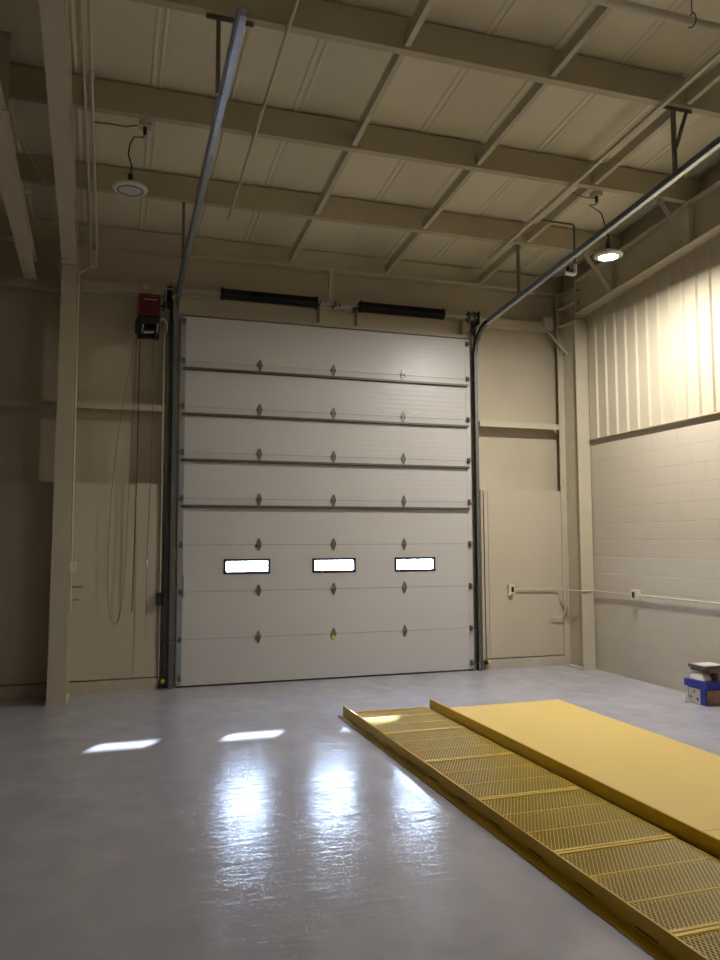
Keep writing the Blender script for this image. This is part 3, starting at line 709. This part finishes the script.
# ------------------------------------------------------------------ yellow equipment
Y0 = -1.95; PIT = 0.868
def grating_panel():
    t = thing('grating_panel', (1.82, Y0, 0), 'x', 'floor grating', 'yellow grating panels')
    gx0, gx1, gy0, gy1, gz = 1.40, 2.185, Y0-PIT+0.006, Y0-0.006, 0.032
    b = MB(); a = 0.0055*2; cnt = 68; st = (gy1-gy0-0.02)/42
    sx = (gx1-gx0-0.02)/cnt
    for i in range(cnt):
        cx = gx0+0.01+sx*(i+0.5); prev = None
        for k in range(43):
            xx = cx+(sx/2-0.001)*(1 if (k+i) % 2 else -1); yy = gy0+0.01+st*k
            p = Vector((xx, yy, gz))
            if prev is not None: b.bar(prev, p, 0.0038, 0.003, (-0.3, 0, 1))
            prev = p
    me = link('expanded_mesh', b, M['ygrate'], t)
    link('drip_pan', MB().box(gx0+0.012, gx1-0.012, gy0+0.002, gy1-0.002, 0.0005, 0.003), M['pan'], t)  # dark sheet added under the mesh so its gaps look shaded
    for yy, w in ((gy1-0.009, 0.018), (gy0+0.009, 0.018), (gy0+(gy1-gy0)/3, 0.008), (gy0+2*(gy1-gy0)/3, 0.008)):
        link('cross_bar', MB().box(gx0, gx1, yy-w/2-0.001, yy+w/2+0.001, 0.018, gz+0.008 if w > .015 else gz+0.004), M['ygrate'], t)
    for xx in (gx0+0.005, gx1-0.005): link('side_bar', MB().box(xx-0.005, xx+0.005, gy0, gy1, 0.004, gz+0.006), M['ygrate'], t)
    return t
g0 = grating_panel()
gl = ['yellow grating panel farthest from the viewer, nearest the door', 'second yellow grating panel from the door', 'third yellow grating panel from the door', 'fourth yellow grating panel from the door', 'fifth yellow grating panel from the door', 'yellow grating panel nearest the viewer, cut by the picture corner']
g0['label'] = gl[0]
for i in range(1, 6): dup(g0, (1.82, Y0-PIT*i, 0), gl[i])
YN = Y0-PIT*6-0.1
cu = thing('steel_curb', (1.37, -4, 0), 'yellow steel curb along the left edge of the grating', 'curb', 'yellow steel curbs')
b = MB(); b.box(1.372, 1.384, YN, -1.93, 0.008, 0.098)
link('upright_plate', b, M['yrail'], cu)
link('floor_flange', MB().box(1.325, 1.384, YN, -1.93, 0, 0.008), M['yrail'], cu)
k = 0
yy = -2.7
while yy > YN:
    link('slot', MB().box(1.3705, 1.3725, yy-0.14, yy, 0.028, 0.034), M['black'], cu); yy -= 0.435
cu2 = thing('steel_curb', (2.235, -4, 0), 'yellow steel curb between the grating and the solid yellow deck', 'curb', 'yellow steel curbs')
link('upright_plate', MB().box(2.215, 2.227, YN, -2.0, 0.012, 0.118), M['yrail'], cu2)
link('floor_flange', MB().box(2.227, 2.255, YN, -2.0, 0, 0.012), M['yrail'], cu2)
for yy in (-2.226, -2.71, -3.08, -3.33, -3.64, -3.95, -4.15, -4.5, -4.83, -5.05, -5.30, -5.42, -5.68, -6.1, -6.5):
    link('clip', MB().box(2.188, 2.215, yy-0.03, yy+0.03, 0.0, 0.03), M['black'], cu2)
def deck(ya, yb_, label, lip):
    t = thing('deck_plate', (2.85, (ya+yb_)/2, 0), label, 'deck plate', 'solid yellow deck plates')
    link('deck_surface', MB().box(2.262, 3.50, yb_, ya, 0.046, 0.052), M['deck'], t)
    link('edge_strip', MB().box(3.50, 3.54, yb_, ya, 0.0, 0.052), M['deck'], t)
    b = MB()
    for xx in (2.3, 2.7, 3.1, 3.47): b.box(xx-0.005, xx+0.005, yb_+0.01, ya-0.01, 0.0, 0.046)
    link('support_rib', b, M['yrail'], t)
    if lip: link('end_lip', MB().box(2.262, 3.54, ya, ya+0.006, 0.0, 0.052), M['deck'], t)
deck(-2.14, -5.445, 'large solid yellow deck plate nearest the door', True)
deck(-5.453, YN, 'second solid yellow deck plate at the right picture edge, beyond the seam', False)

# ------------------------------------------------------------------ stack of packages by the right wall
G = 'stack of packages by the block wall'
def pack(x0, x1, y0, y1, z0, z1, rot=0.0):
    b = MB(); c = Vector(((x0+x1)/2, (y0+y1)/2, 0)); e = 0.004
    b.box(x0, x1, y0+0, y1, z0, z1)
    R_ = Matrix.Rotation(rot, 3, 'Z'); b.v = [tuple(R_ @ (Vector(v)-c)+c) for v in b.v]; return b
p1 = thing('carton', (4.98, -2.4, 0), 'blue carton with white printed side at the bottom of the stack', 'carton', G)
link('carton_body', pack(4.86, 5.14, -2.66, -2.42, 0, 0.165), M['blue'], p1)
link('white_print', MB().box(4.857, 4.86, -2.59, -2.43, 0.004, 0.15), M['paper'], p1)
for yy, zz, rr in ((-2.46, 0.06, 0.014), (-2.51, 0.12, 0.012), (-2.555, 0.05, 0.016)): link('printed_dot', MB().cyl((4.857, yy, zz), (4.8555, yy, zz), rr, 10), M['grn'], p1)
link('brown_print', MB().box(4.88, 5.14, -2.663, -2.66, 0.004, 0.145), M['card'], p1)
p2 = single('blue_pack', pack(4.84, 5.13, -2.69, -2.39, 0.166, 0.235, 0.04), M['blue'], (4.98, -2.4, 0.166), 'flat blue pack lying on the bottom carton', 'pack', G)
def crumple(x0, x1, y0, y1, z0, z1, amp, n=9, seed=3):
    rd = random.Random(seed); b = MB(); vs = []
    for j in range(n):
        for i in range(n):
            u, v = i/(n-1), j/(n-1)
            ed = min(u, 1-u, v, 1-v)
            z = z0+(z1-z0)*min(1, ed*6)*(0.75+0.4*rd.random()) if ed > 0 else z0
            vs.append((x0+(x1-x0)*u+(rd.random()-.5)*amp, y0+(y1-y0)*v+(rd.random()-.5)*amp, max(z, z0)))
    nb = len(vs); vs += [(a, c, z0) for a, c, _ in vs[:nb]]
    fs = [(j*n+i, j*n+i+1, (j+1)*n+i+1, (j+1)*n+i) for j in range(n-1) for i in range(n-1)]
    fs += [tuple(nb+q for q in f[::-1]) for f in fs]
    b.add(vs, fs, True); return b
single('paper_sack', crumple(4.87, 4.99, -2.62, -2.42, 0.237, 0.312, 0.015), M['paper'], (4.93, -2.3, 0.237), 'crumpled pale paper sack on the blue pack', 'paper sack', G)
single('brown_carton', pack(5.01, 5.13, -2.68, -2.42, 0.238, 0.319), M['card'], (5.07, -2.4, 0.24), 'narrow brown carton beside the crumpled sack, on the blue pack', 'carton', G)
p4 = single('dark_carton', pack(4.90, 5.13, -2.67, -2.42, 0.320, 0.348, 0.05), M['dcard'], (5.0, -2.4, 0.32), 'flat dark carton under the top one of the stack', 'carton', G)
p5 = thing('flat_carton', (5.0, -2.4, 0.349), 'flat grey carton topped with a white sheet, uppermost of the stack', 'carton', G)
link('carton_body', pack(4.87, 5.13, -2.66, -2.42, 0.349, 0.378, -0.03), M['dcard'], p5)
link('white_sheet', pack(4.885, 5.12, -2.64, -2.43, 0.3785, 0.383, -0.03), M['paper'], p5)
single('plastic_wrap', crumple(4.80, 4.85, -2.46, -2.39, 0.001, 0.07, 0.015, 6, 9), M['wrap'], (4.82, -2.2, 0), 'small crumpled clear wrap on the floor beside the stack', 'plastic wrap')

# ------------------------------------------------------------------ light
def area(name, loc, size, watts, col, rot=(0, 0, 0), spread=PI):
    l = bpy.data.lights.new(name, 'AREA'); l.shape = 'DISK'; l.size = size; l.energy = watts; l.color = col; l.spread = spread
    o = bpy.data.objects.new(name, l); C.objects.link(o); o.location = loc; o.rotation_euler = rot; return o
WARM = (1.0, 0.95, 0.87)
area('lamp_light', (3.99, -2.52, 4.452), 0.18, 98, WARM)
area('lamp_light_behind', (4.0, -10.4, 5.2), 0.5, 62, WARM)
s = bpy.data.lights.new('sun', 'SUN'); s.energy = 38; s.angle = 0.03; s.color = (0.86, 0.93, 1.0)
so = bpy.data.objects.new('sun', s); C.objects.link(so)
so.rotation_euler = Vector((-1.39, -2.40, -1.34)).to_track_quat('-Z', 'Y').to_euler()
w = bpy.data.worlds.new('World'); bpy.context.scene.world = w; w.use_nodes = True
bg = w.node_tree.nodes['Background']; bg.inputs['Color'].default_value = (0.62, 0.78, 1.0, 1); bg.inputs['Strength'].default_value = 72.0

# ------------------------------------------------------------------ camera
f, cx, cy, cz, yaw, pitch, roll = 778.25857, -0.73312, -9.02666, 1.62201, 0.31071, 0.07876, -0.00341
cyw, syw, cp, sp_ = math.cos(yaw), math.sin(yaw), math.cos(pitch), math.sin(pitch)
fw = Vector((syw*cp, cyw*cp, sp_)); rt = Vector((cyw, -syw, 0)); up = rt.cross(fw)
r2 = rt*math.cos(roll)+up*math.sin(roll); u2 = -rt*math.sin(roll)+up*math.cos(roll)
cam = bpy.data.cameras.new('camera'); co = bpy.data.objects.new('camera', cam); C.objects.link(co)
co.matrix_world = Matrix(((r2.x, u2.x, -fw.x, cx), (r2.y, u2.y, -fw.y, cy), (r2.z, u2.z, -fw.z, cz), (0, 0, 0, 1)))
cam.sensor_fit = 'VERTICAL'; cam.sensor_height = 36; cam.lens = f/960*36; cam.clip_start = 0.05
sc = bpy.context.scene; sc.camera = co
sc.view_settings.view_transform = 'Standard'; sc.view_settings.look = 'None'; sc.view_settings.exposure = 0.42; sc.view_settings.gamma = 1.0
sc.view_settings.use_curve_mapping = False
for o in bpy.data.objects:
    if '_o' in o: del o['_o']
